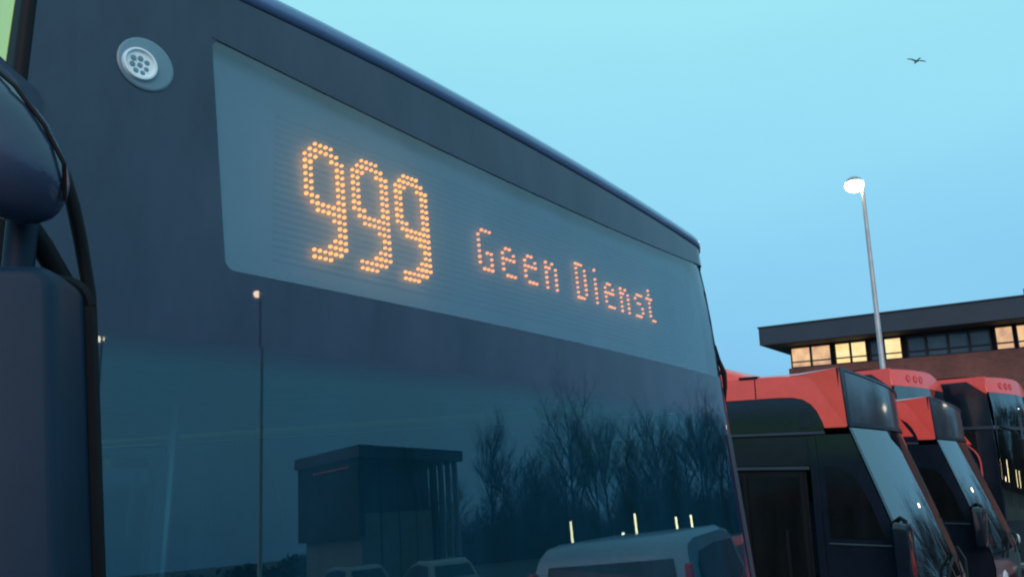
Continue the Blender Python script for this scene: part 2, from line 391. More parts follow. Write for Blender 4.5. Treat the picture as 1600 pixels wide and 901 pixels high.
dg.grid([[L(shiftx(x, z0), fy(shiftx(x, z0), z0, 0.003), z0) for x in lin(DX0, DX1, nx) for z0 in [DZ0*(1-t) + dz1(x)*t]] for t in lin(0, 1, 6)])
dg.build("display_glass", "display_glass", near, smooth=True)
# windscreen with a slim seal
WZ0 = 0.98
ws = MB()
ws.grid([[L(x, fy(x, z), z) for x in xs_full(z, XL+0.075, xr(z)-0.19)] for z in lin(WZ0, Z0, 12)])
ws.build("windscreen", "windscreen", near, smooth=True)
for side in (0, 1):
    pl = MB(); rows = []
    for z in lin(0.62, Z0-0.0003, 14):
        xs = [XL+0.016, XL+0.03, XL+0.0735] if side == 0 else [xr(z)-d for d in (0.1885, 0.165, 0.14, 0.11, 0.09, 0.075, 0.06, 0.045, 0.03, 0.02, 0.01, 0.004, 0)]
        rows.append([L(x, fy(x, z, 0.001), z) for x in xs])
    pl.grid(rows).build("corner_pillar", "black_gloss", near, smooth=True, angle=60)
tr_ = MB()
tr_.grid([[L(xr(z)-d, fy(xr(z)-d, z, o), z) for d, o in ((0.150, -0.001), (0.146, -0.005), (0.112, -0.005), (0.108, -0.001))] for z in lin(1.0, 2.20, 12)]).build("pillar_strip", "rail_grey", near, smooth=True)
mb_ = MB(); mb_.tube([L(3.035, 1.335, 2.56), L(3.050, 1.33, 2.50), L(3.066, 1.32, 2.45), L(3.070, 1.32, 2.40), L(3.068, 1.325, 2.33)], [0.003, 0.007, 0.011, 0.009, 0.004], 10)
mb_.tube([L(2.97, 1.40, 2.455), L(3.03, 1.35, 2.452), L(3.064, 1.322, 2.45)], [0.012, 0.011, 0.008], 8)
mb_.build("mirror_bracket", "rubber", near, smooth=True)
fl = MB(); fl.grid([[L(x, fy(x, z, 0.0), z) for x in xs_full(z)] for z in lin(0.28, 0.615, 4)])
fl.grid([[L(x, fy(x, z, 0.002), z) for x in xs_full(z, XL+0.075, xr(z)-0.19)] for z in (0.615, WZ0-0.004)])
fl.build("bumper", "black_gloss", near, smooth=True, angle=60)
for x in (0.70, 2.78):
    hl = MB().lathe([(0.0, -0.02), (0.05, -0.018), (0.085, -0.006), (0.095, 0.01)], L(x, fy(x, 0.8, -0.002), 0.8), (0, 1, 0), 20)
    hl.build("headlight", "headlamp", near, smooth=True)
for x in (1.1, 2.1):
    wp = MB().tube([L(x, fy(x, 0.93, -0.02), 0.93), L(x+0.25, fy(x+0.25, 1.2, -0.03), 1.2), L(x+0.62, fy(x+0.62, 1.35, -0.02), 1.35)], 0.011, 6).build("wiper", "rubber", near)
# roof edge: a shallow groove, then a rounded cap running back into the roof
rf = MB(); rows = []
for dz, dy in ((0.002, 0.018), (0.004, 0.002), (0.012, -0.008), (0.028, -0.010), (0.042, -0.002), (0.054, 0.016), (0.064, 0.05), (0.073, 0.12), (0.080, 0.30)):
    row = []
    for x in xs_full(2.9):
        z = seamz(x)+dz; X = shiftx(x, min(z, 2.98))
        shy = min(1.0, max(0.0, (x-(xr(2.9)-0.15))/0.15)); fall = math.sqrt(max(0.0, 1-shy**2.4)); z = seamz(x)+0.002+(dz-0.002)*(0.06+0.94*fall)
        row.append(L(X - (0.03*shy if dy > 0.03 else 0), fy(X, min(z, 3.0))+dy, z))
    rows.append(row)
rf.grid(rows)
last = rows[-1]
rf.grid([last, [(p[0], 12.0-BY, p[2]) for p in last]])
rf.build("roof", "roof_grey", near, smooth=True, angle=60)
# sides: waist panel, window band with posts, cant panel
def side_wall(sx):
    X = (lambda z: XL) if sx < 0 else xr
    t = 0.05*(-sx)
    y0 = lambda z: fy(X(z)-0.0001*sx, z, 0.002)
    def slab(z0, z1, ya, yb, name, m, o=0.0):
        b = MB(); v = []
        for z in (z0, z1):
            a = y0(z) if ya is None else ya
            v += [L(X(z)+o, a, z), L(X(z)+o, yb, z), L(X(z)+o+t, yb, z), L(X(z)+o+t, a, z)]
        b.add(v, [(0, 1, 5, 4), (1, 2, 6, 5), (2, 3, 7, 6), (3, 0, 4, 7), (0, 3, 2, 1), (4, 5, 6, 7)])
        return fix_normals(b.build(name, m, near))
    yc = 1.365 if sx < 0 else 1.57
    slab(2.30, 2.93, yc, 12.0, "cant_panel", "lime")
    if sx < 0: slab(2.30, 2.93, None, 1.362, "pillar_trim", "rubber")
    else: slab(2.30, 2.93, None, yc-0.003, "pillar_trim", "black_gloss")
    slab(0.30, 2.296, None, yc+0.045, "corner_post", "black_gloss")
    if sx < 0:
        dr = slab(0.33, 2.28, 1.43, 2.60, "door_frame", "black_matt", 0.012)
        b = MB()
        for a, c in ((1.48, 2.0), (2.04, 2.56)):
            b.add([L(XL-0.004, a, 0.42), L(XL-0.004, c, 0.42), L(XL-0.004, c, 2.2), L(XL-0.004, a, 2.2)], [(0, 1, 2, 3)])
        for a, c in ((1.48, 2.0), (2.04, 2.56)):
            pn = MB().box(XL-0.012-BX, XL+0.0-BX, a-BY, c-BY, 0.42, 2.2).build("door_leaf", "side_glass", near)
        ys = 2.62
    else: ys = yc+0.0455
    slab(0.30, 1.05, ys, 12.0, "waist_panel", "black_side")
    n = 6; w_ = (11.9-ys)/n
    for i in range(n):
        slab(1.054, 2.296, ys+i*w_+0.0465, ys+(i+1)*w_-0.0465, "side_window", "side_glass", -sx*0.012)
        slab(1.054, 2.296, ys+i*w_-0.046 if i else ys, ys+i*w_+0.046, "window_post", "black_gloss")
side_wall(-1); side_wall(1)
MB().box(XL+0.06-BX, 3.0-BX, 11.95-BY, 12.0-BY, 0.3, 2.95).build("rear_panel", "lime", near)
# interior
MB().box(XL+0.06-BX, 3.0-BX, 1.5-BY, 11.9-BY, 0.34, 0.38).build("cabin_floor", "interior_dark", near)
MB().box(XL+0.06-BX, 2.90-BX, 1.45-BY, 11.9-BY, 2.34, 2.37).build("cabin_ceiling", "interior_pale", near)
ds = MB()
ds.prism([(1.40, 0.6), (1.40, 1.02), (1.62, 1.12), (1.9, 1.05), (1.95, 0.6)], lambda y, z: L(XL+0.5, y, z), lambda y, z: L(2.98, y, z))
ds.build("dashboard", "interior_dark", near, bevel=0.02)
sw = MB()
sw.tube([L(2.42+0.21*math.cos(a), 1.98+0.13*math.sin(a), 1.16+0.15*math.sin(a)) for a in lin(0, 2*math.pi, 25)], 0.014, 6, False); sw.tube([L(2.42, 1.85, 0.95), L(2.42, 1.98, 1.16)], 0.03)
sw.build("steering_wheel", "rubber", near, smooth=True)
pf = MB()
pf.tube([L(0.62, 2.2, 2.10), L(1.20, 2.2, 2.125)], 0.014, 6); pf.tube([L(1.19, 2.2, 2.12), L(1.19, 2.2, 0.4)], 0.03, 6)
pf.build("door_partition", "interior_pale", near)
MB().box(0.6-BX, 1.16-BX, 2.19-BY, 2.2-BY, 0.4, 2.08).build("partition_glass", "side_glass", near)
for k in range(6):
    for xs_ in (0.75, 1.2, 2.25, 2.7):
        if xs_ < 1.3 and k == 0: continue
        y = 3.2+k*1.2
        b = MB(); b.box(xs_-0.2-BX, xs_+0.2-BX, y-BY, y+0.42-BY, 0.75, 0.85); b.box(xs_-0.2-BX, xs_+0.2-BX, y+0.40-BY, y+0.47-BY, 0.85, 1.5); b.box(xs_-0.05-BX, xs_+0.05-BX, y+0.1-BY, y+0.3-BY, 0.38, 0.75)
        b.build("passenger_seat", "seat_cloth", near, bevel=0.02)
for y in (2.9, 4.6, 6.4):
    MB().tube([L(1.62, y, 0.38), L(1.62, y, 2.34)], 0.018, 8).build("grab_pole", "steel", near)
for x, sx in ((XL+0.17, 1), (2.98, -1)):
    for y in (3.0, 9.2):
        wt = MB().lathe([(0.30, -0.14), (0.46, -0.14), (0.485, -0.11), (0.485, 0.11), (0.46, 0.14), (0.30, 0.14)], L(x, y, 0.485), (1, 0, 0), 28).build("wheel", "tyre", near, smooth=True)
        MB().lathe([(0.0, -0.10), (0.1, -0.12), (0.28, -0.06), (0.305, -0.135)] if sx > 0 else [(0.0, 0.10), (0.1, 0.12), (0.28, 0.06), (0.305, 0.135)], L(x, y, 0.485), (1, 0, 0), 24).build("rim", "alloy", wt, smooth=True)
# round recessed marker lamp high on the left of the front
ex, ez = 0.616, 2.765
nrm = Vector((-(ex-1.74)/16, 1, -0.0524)).normalized()
ec = Vector(L(ex, fy(ex, ez), ez))
mk = MB().lathe([(0.050, 0.004), (0.050, -0.002), (0.048, -0.004), (0.045, -0.0045), (0.0, -0.004)], ec, nrm, 36).build("marker_lamp", "badge_cup", near, smooth=True)
off = Vector((-0.012, 0, -0.006))
MB().lathe([(0.0305, -0.004), (0.0295, -0.010), (0.0262, -0.0105), (0.0240, -0.0055), (0.0, -0.0055)], ec+off, nrm, 36).build("lens_ring", "badge_rim", mk, smooth=True)
dots = MB()
for dx, dz in ((-0.012, 0.008), (0.0, 0.011), (0.012, 0.007), (-0.013, -0.004), (0.0, -0.002), (0.012, -0.006), (-0.006, -0.014), (0.006, -0.015)):
    p = ec+off+Vector((dx, 0, dz))
    dots.lathe([(0.0050, -0.0055), (0.0046, -0.0068), (0.0, -0.0072)], p, nrm, 10)
dots.build("lamp_cell", "badge_core", mk, smooth=True)
# mirror: hood-shaped elbow, stem, strut, cable and the big housing
arm = MB()
def ell(c, rx, ry, rz, nu=24, nv=16, pw=1.0):
    rows = []
    for i in range(nv+1):
        t = -math.pi/2 + math.pi*i/nv
        rows.append([(c[0]+rx*math.cos(t)*math.cos(2*math.pi*k/nu), c[1]+ry*math.cos(t)*math.sin(2*math.pi*k/nu), c[2]+rz*math.sin(t)) for k in range(nu)])
    return rows
YM = 0.92
hd = MB()
prof = [(0.10, 2.325, 0.045, 0.05), (0.14, 2.335, 0.065, 0.06), (0.19, 2.375, 0.085, 0.075)]
path = [(a+0.008, b-0.015, c-0.018) for a, b, c in [(0.322, YM, 2.335), (0.318, YM, 2.35), (0.305, YM, 2.372), (0.285, YM+0.01, 2.40), (0.262, YM+0.02, 2.425), (0.235, YM+0.05, 2.455), (0.20, YM+0.09, 2.485), (0.16, YM+0.14, 2.51)]]
path = [Vector(L(*p)) for p in path]
hd.tube(path, [0.012, 0.035, 0.052, 0.060, 0.064, 0.066, 0.066, 0.06], 20)
mirror = hd.build("mirror_arm", "hood_plastic", near, smooth=True, subsurf=1, angle=70)
seam = MB()
rad_ = [0.012, 0.035, 0.052, 0.060, 0.064, 0.066, 0.066, 0.06]; sp = []
for i in range(1, 8):
    d = (path[min(i+1, 7)]-path[i-1]).normalized(); out = Vector((0.52, -0.82, 0.1)); out = (out-d*out.dot(d)).normalized()
    sp.append(path[i] + out*(rad_[i]+0.0005))
seam.tube(sp, 0.0024, 6)
seam.build("arm_seam", "rubber", mirror)
MB().tube([path[6], Vector(L(0.22, 1.14, 2.56)), Vector(L(0.33, 1.24, 2.62)), Vector(L(0.43, 1.33, 2.62))], [0.05, 0.048, 0.045, 0.045], 14).build("arm_root", "hood_plastic", mirror, smooth=True)
MB().tube([L(0.338, 0.97, 2.36), L(0.346, 0.98, 2.22)], 0.0165, 12).build("stem", "mirror_plastic", mirror, smooth=True)
MB().tube([L(0.345, 0.975, 2.335), L(0.365, 0.98, 2.315), L(0.402, 0.985, 2.27)], [0.012, 0.0125, 0.011], 10).build("strut", "rubber", mirror, smooth=True)
MB().tube([L(0.335, 0.99, 2.475), L(0.357, 0.985, 2.447), L(0.379, 0.98, 2.409), L(0.394, 0.98, 2.372), L(0.406, 0.98, 2.335), L(0.425, 0.98, 2.267), L(0.437, 0.98, 2.191), L(0.448, 0.98, 2.086)], [0.004, 0.006, 0.0075, 0.008, 0.008, 0.0075, 0.007, 0.006], 10).build("cable", "rubber", mirror, smooth=True)
hs_ = MB(); rows = []
def rrect(w, h, r, n=6):
    pts = []
    for cx_, cz_, a0 in ((w/2-r, h/2-r, 0), (-w/2+r, h/2-r, 90), (-w/2+r, -h/2+r, 180), (w/2-r, -h/2+r, 270)):
        for i in range(n): a = R(a0+90*i/(n-1)); pts.append((cx_+r*math.cos(a), cz_+r*math.sin(a)))
    return pts
HA = R(38); HT = Vector((math.cos(HA), -math.sin(HA), 0)); HN = Vector((-math.sin(HA), -math.cos(HA), 0))
HC = Vector(L(0.352, 0.885, 1.98)) - HT*0.122
HR = R(7.5)                                    # hangs a little askew
def hp_(a, d, b):
    a0, b0 = a-0.125, b-0.29
    return HC + HT*(0.125+a0*math.cos(HR)-b0*math.sin(HR)) + HN*d + Vector((0, 0, 0.29+a0*math.sin(HR)*0.4+b0*math.cos(HR)))
for dy, sc_ in ((0.030, 0.90), (0.024, 0.955), (0.012, 0.985), (-0.02, 1.0), (-0.075, 1.0)):
    rows.append([hp_(a, dy, b) for a, b in rrect(0.25*sc_, 0.58*(1-(1-sc_)*0.45), 0.022*sc_)])
k0 = len(rows[0]); hs_.grid(rows, True); hs_.f.append(tuple(range(k0))[::-1])
house = fix_normals(hs_.build("mirror_housing", "mirror_plastic", near, smooth=True, angle=50))
sl_p = [hp_(a, -0.08, b) for a, b in rrect(0.258, 0.588, 0.03)]
sl = MB(); sl.tube(sl_p+[sl_p[0]], 0.008, 6).build("mirror_seal", "rubber", house, smooth=True)
MB().add([hp_(a, -0.077, b) for a, b in rrect(0.245, 0.57, 0.022)], [tuple(range(24))]).build("mirror_glass", "steel", house)

# ------------------------------------------------------------------ red and black buses in the row
def red_bus(loc, label, group):
    """local: x 0 (side towards the camera) .. 2.55, y 0 = front corner at cant height, z up"""
    root = empty("red_bus", loc, label, "bus", group); W = 2.55; LEN = 12.0
    PR = [(0.30, -0.40), (0.95, -0.46), (1.12, -0.435), (1.37, -0.365), (1.60, -0.290), (1.90, -0.190), (2.2, -0.088), (2.46, 0.0), (3.0, 0.02)]
    def fb(x, z, off=0.0):
        q = (x-W/2)/(W/2); bl = 0.085*(1-q*q) if z > 0 else 0
        return interp(PR, z) - bl + off + 0.22*max(0.0, q)**2 + corner(W-x, 0.22)*0.6
    xs = [0, 0.01, 0.03, 0.06] + lin(0.12, W-0.18, 12) + [W-0.12, W-0.08, W-0.04, W-0.01, W]
    def ztop(x): return 2.985 - 0.055*x
    # destination panel: dark box with a glass face, framed by a raised border
    pb = MB(); pb.grid([[(x, fb(x, z, 0.03), z) for x in xs for z in [2.475*(1-t)+ztop(x)*t]] for t in lin(0, 1, 4)]); pb.build("destination_panel", "interior_dark", root, smooth=True)
    gx = [x for x in xs if 0.05 < x < W-0.05]
    pg = MB(); pg.grid([[(x, fb(x, z), z) for x in gx for z in [2.50*(1-t)+(ztop(x)-0.017)*t]] for t in lin(0, 1, 5)]); pg.build("panel_glass", "panel_glass", root, smooth=True)
    fr = MB()
    for z0, z1 in ((lambda x: 2.462, lambda x: 2.499), (lambda x: ztop(x)-0.016, lambda x: ztop(x)+0.004)):
        fr.grid([[(x, fb(x, z1(x), 0.0), z1(x)) for x in xs], [(x, fb(x, z1(x), -0.012), z1(x)) for x in xs], [(x, fb(x, z0(x), -0.012), z0(x)) for x in xs], [(x, fb(x, z0(x), 0.0), z0(x)) for x in xs]])
    for xa, xb in ((0.0, 0.058), (W-0.058, W)):
        sg_ = -1 if xa == 0 else 1; ed = (lambda z: xa - 0.028*(z-2.46)/0.53) if xa == 0 else (lambda z: xb + 0.028*(z-2.46)/0.53)
        for t0, t1 in ((0, 0.5), (0.5, 1)):
            zA, zB = 2.46*(1-t0)+ztop(xa)*t0, 2.46*(1-t1)+ztop(xa)*t1
            q_ = []
            for z in (zA, zB):
                xi = xb if xa == 0 else xa; xo = ed(z); yo = fb(xa if xa == 0 else xb, z)
                q_.append([(xi, fb(xi, z, -0.012), z), (xo, yo-0.008, z), (xo, yo+0.03, z)])
            fr.grid(q_)
    fr.build("panel_border", "black_side", root, smooth=True, angle=50)
    # windscreen, its black border, lower front
    wx = [x for x in xs if 0.05 < x < W-0.1]
    zz = [1.12, 1.3, 1.5, 1.7, 1.9, 2.05, 2.2, 2.33, 2.45]
    MB().grid([[(x, fb(x, z), z) for x in wx] for z in zz]).build("windscreen", "bus_glass", root, smooth=True)
    for xx in ([0, 0.01, 0.03, 0.055], [W-0.12, W-0.08, W-0.04, W-0.01, W]):
        MB().grid([[(x, fb(x, z, -0.003), z) for x in xx] for z in zz]).build("screen_pillar", "black_side", root, smooth=True)
    MB().grid([[(x, fb(x, z, -0.002), z) for x in xs] for z in (0.28, 0.45, 0.70, 0.95, 1.117)]).build("lower_front", "bus_black", root, smooth=True)
    for x in (0.35, 2.15):
        hb = MB(); c = Vector((x, fb(x, 0.82, -0.004), 0.82)); q = 2*(x-W/2)/(W/2)**2*0.085
        hb.lathe([(0.0, -0.03), (0.06, -0.024), (0.09, -0.005), (0.1, 0.02)], c, Vector((-q, 1, 0)), 18).build("headlight", "headlamp", root, smooth=True)
    for x in (0.5, 1.35):
        MB().tube([(x, fb(x, 1.05, -0.03), 1.05), (x+0.3, fb(x+0.3, 1.22, -0.045), 1.22), (x+0.75, fb(x+0.75, 1.3, -0.03), 1.30)], 0.014, 6).build("wiper", "rubber", root)
    # red fairing over the side: flat side face, arch down to the front corner, inward-leaning corner facet
    outline = [(0.015, 2.455), (0.205, 2.455), (0.225, 2.53), (0.262, 2.61), (0.31, 2.675), (0.38, 2.722), (0.47, 2.745), (0.60, 2.752), (LEN, 2.752)]
    top = [(0.015, 2.46), (0.10, 2.60), (0.19, 2.75), (0.255, 2.86), (0.31, 2.92), (0.40, 2.945), (0.60, 2.952), (0.85, 2.955), (LEN, 2.955)]
    fa = MB()
    for x_, flip in ((0.0, 1), (W, -1)):
        fa.grid([[(x_-0.004*flip, y, z) for y, z in outline], [(x_-0.004*flip, y, z) for y, z in top]])
        hx = lambda z: -0.006-0.022*(z-2.46)/0.53      # the corner facet kicks outward towards its upper front edge
        fz = [2.462, 2.58, 2.70, 2.82, 2.92]
        fe = [(x_+flip*hx(z), fb(x_, z)+0.004, z) for z in fz] + [(x_+flip*hx(2.99), fb(x_, 2.99)+0.004, 2.99 if x_ == 0 else 2.89)]
        if x_ > 0: fe = [(x, y, min(z, 2.88)) for x, y, z in fe]
        rg = [(x_-0.004*flip, max(y, fb(x_, z)+0.01), z) for y, z in top[:6]]
        fa.grid([rg, fe])
        up_ = [fe[-1], (x_-0.004*flip, top[5][0], 2.952), (x_-0.004*flip, top[6][0], top[6][1]), (x_-0.004*flip, top[7][0], top[7][1]), (x_-0.004*flip, LEN, 2.955)]
        inn = [(x_+flip*0.16, fe[-1][1]+0.01, 2.990), (x_+flip*0.16, 0.45, 2.985), (x_+flip*0.16, 0.62, 2.985), (x_+flip*0.14, 0.86, 2.985), (x_+flip*0.14, LEN, 2.985)]
        fa.grid([up_, inn])
    fa.build("roof_fairing", "red_paint", root, smooth=True, angle=30)
    # swelling in the fairing further back
    hp = MB(); rows = []
    for y, h in ((0.80, 0.0), (0.95, 0.035), (1.15, 0.12), (1.4, 0.17), (2.5, 0.19), (4.0, 0.19), (4.2, 0.0)):
        rows.append([(0.0, y, 2.952), (0.015, y, 2.956+h*0.75), (0.10, y, 2.966+h), (1.27, y, 2.975+h), (2.45, y, 2.966+h), (2.535, y, 2.956+h*0.75), (2.55, y, 2.952)])
    hp.grid(rows).build("roof_pod", "red_paint", root, smooth=True, angle=40)
    MB().box(-0.006, 0.012, 0.82, 0.83, 2.756, 2.94).build("fairing_joint", "rubber", root)
    MB().box(-0.010, 0.16, 0.80, 0.98, 2.945, 2.972).build("gutter_bracket", "rubber", root)
    rt = MB(); rt.grid([[(x, max(y, fb(x, 2.95)+0.02+y*0.5), 2.95-0.05*((x-1.27)/1.27)**2*0 + (ztop(x)-2.95)*(1 if y < 0.2 else 0.4)) for x in [x_ for x_ in xs if 0.1 < x_ < W-0.1]] for y in (0.05, 0.15, 0.5, 3, LEN)])
    rt.build("roof", "red_paint", root)
    # side: window band, gutter line, door, posts
    sg = MB()
    def slab(ya, yb, z0, z1, name, m, x0=0.0, x1=0.05, par=root): return MB().box(x0, x1, ya, yb, z0, z1).build(name, m, par, bevel=0.004, seg=1)
    up = [(0.212, 2.452), (0.215, 2.43), (LEN, 2.43), (LEN, 2.747), (0.60, 2.747), (0.472, 2.74), (0.384, 2.717), (0.315, 2.670), (0.268, 2.606), (0.231, 2.528)]
    fix_normals(MB().prism(up, lambda y, z: (0.004, y, z), lambda y, z: (0.05, y, z)).build("upper_side_panel", "bus_black", root))
    slab(0.33, 0.43, 2.46, 2.60, "vent_panel", "black_side", -0.004, 0.004)
    slab(0.215, LEN, 2.40, 2.426, "gutter_rail", "rail_grey", -0.008, 0.05)
    slab(0.36, 1.70, 2.12, 2.395, "door_header", "black_side", 0.012, 0.06)
    slab(0.38, 1.66, 2.085, 2.115, "header_rail", "rail_grey", 0.0, 0.06)
    door = slab(0.42, 1.60, 0.34, 2.08, "door", "black_matt", 0.03, 0.05)
    for a, b in ((0.50, 0.98), (1.04, 1.54)): slab(a, b, 0.45, 2.02, "door_glass", "side_glass", 0.022, 0.029, door)
    for a in (0.465, 1.01, 1.57): slab(a-0.018, a+0.018, 0.36, 2.06, "door_edge", "rubber", 0.012, 0.03, door)
    slab(0.62, 0.65, 0.7, 1.55, "grab_rail", "rubber", 0.002, 0.014, door)
    slab(0.30, 0.37, 0.30, 2.395, "door_post", "bus_black", 0.0, 0.06)
    # corner side glass between post and screen
    q = []
    qz = [1.12, 1.37, 1.57, 1.78, 2.04, 2.24, 2.395]
    poly = [(fb(0.0, z)+0.012, z) for z in qz] + [(0.295, z) for z in reversed(qz)]
    fix_normals(MB().prism(poly, lambda y, z: (0.0, y, z), lambda y, z: (0.04, y, z)).build("corner_side_panel", "bus_black", root))
    wp = [(-0.22, 1.5), (-0.13, 1.78), (-0.02, 2.02), (0.10, 2.10), (0.24, 2.12), (0.24, 1.5)]
    fix_normals(MB().prism(wp, lambda y, z: (-0.006, y, z), lambda y, z: (0.002, y, z)).build("quarter_window", "side_glass", root))
    slab(-0.26, 0.26, 1.44, 1.455, "window_ledge", "rail_grey", -0.012, 0.0)
    lo = [(fb(0.0, z)+0.012, z) for z in (0.30, 0.7, 0.95, 1.116)] + [(0.295, 1.116), (0.295, 0.30)]
    fix_normals(MB().prism(lo, lambda y, z: (0.0, y, z), lambda y, z: (0.04, y, z)).build("corner_skirt", "black_side", root))
    slab(1.70, LEN, 1.05, 2.395, "window_band", "side_glass", 0.012, 0.02)
    for y in (1.70, 3.1, 4.6, 6.1, 7.6, 9.1, 10.6, 11.9): slab(y, y+0.09, 1.05, 2.395, "window_post", "bus_black", 0.0, 0.011)
    slab(1.65, LEN, 0.30, 1.045, "waist_panel", "red_paint", 0.0, 0.05)
    slab(0.3, LEN, 0.30, 2.74, "far_side", "black_side", W-0.05, W)
    slab(LEN-0.05, LEN, 0.30, 2.94, "rear_panel", "red_paint", 0.06, W-0.06)
    MB().box(0.06, W-0.06, 0.0, LEN-0.1, 0.30, 0.34).build("cabin_floor", "interior_dark", root)
    MB().prism([(-0.35, 0.6), (-0.36, 1.05), (0.05, 1.14), (0.3, 1.05), (0.3, 0.6)], lambda y, z: (0.3, y, z), lambda y, z: (W-0.9, y, z)).build("dashboard", "interior_dark", root)
    MB().box(0.06, W-0.06, 0.35, LEN-0.1, 2.36, 2.39).build("cabin_ceiling", "interior_dark", root)
    b = MB(); b.box(1.55, 2.05, 0.55, 1.0, 0.8, 0.95); b.box(1.55, 2.05, 0.98, 1.1, 0.95, 1.75); b.build("driver_seat", "seat_cloth", root, bevel=0.03)
    for y in (2.6, 9.0):
        for x_ in (0.16, W-0.16):
            wt = MB().lathe([(0.30, -0.14), (0.46, -0.14), (0.485, -0.11), (0.485, 0.11), (0.46, 0.14), (0.30, 0.14)], (x_, y, 0.485), (1, 0, 0), 24).build("wheel", "tyre", root, smooth=True)
            s = -1 if x_ < 1 else 1
            MB().lathe([(0.0, s*0.10), (0.1, s*0.12), (0.28, s*0.06), (0.305, s*0.135)], (x_, y, 0.485), (1, 0, 0), 20).build("rim", "alloy", wt, smooth=True)
    # mirror on the near corner, hanging low in front of the screen edge
    ar = MB().tube([(0.02, -0.26, 1.62), (-0.05, -0.36, 1.68), (-0.08, -0.40, 1.66), (-0.08, -0.40, 1.60)], 0.02, 8).build("mirror_arm", "rubber", root, smooth=True)
    hm = MB(); rows = []
    for dy, s_ in ((-0.06, 0.75), (-0.045, 0.95), (0.0, 1.0), (0.05, 1.0)):
        rows.append([(-0.10+a, -0.38+dy, 1.42+b) for a, b in rrect(0.24*s_, 0.46*s_, 0.05*s_, 5)])
    n = len(rows[0]); hm.grid(rows, True); hm.f.append(tuple(range(n))[::-1]); hm.f.append(tuple(range(3*n, 4*n)))
    hm.build("mirror_housing", "bus_black", root, smooth=True, angle=50)
    return root
rb = red_bus((7.56, 2.12, 0), "red and black bus right beside the near bus, its folding door in full view", "red and black buses parked in the row")
rb2 = copy_tree(rb); rb2.location = (11.27, 2.12, 0)
rb2["label"] = "second red and black bus along, half hidden by the one showing its door"

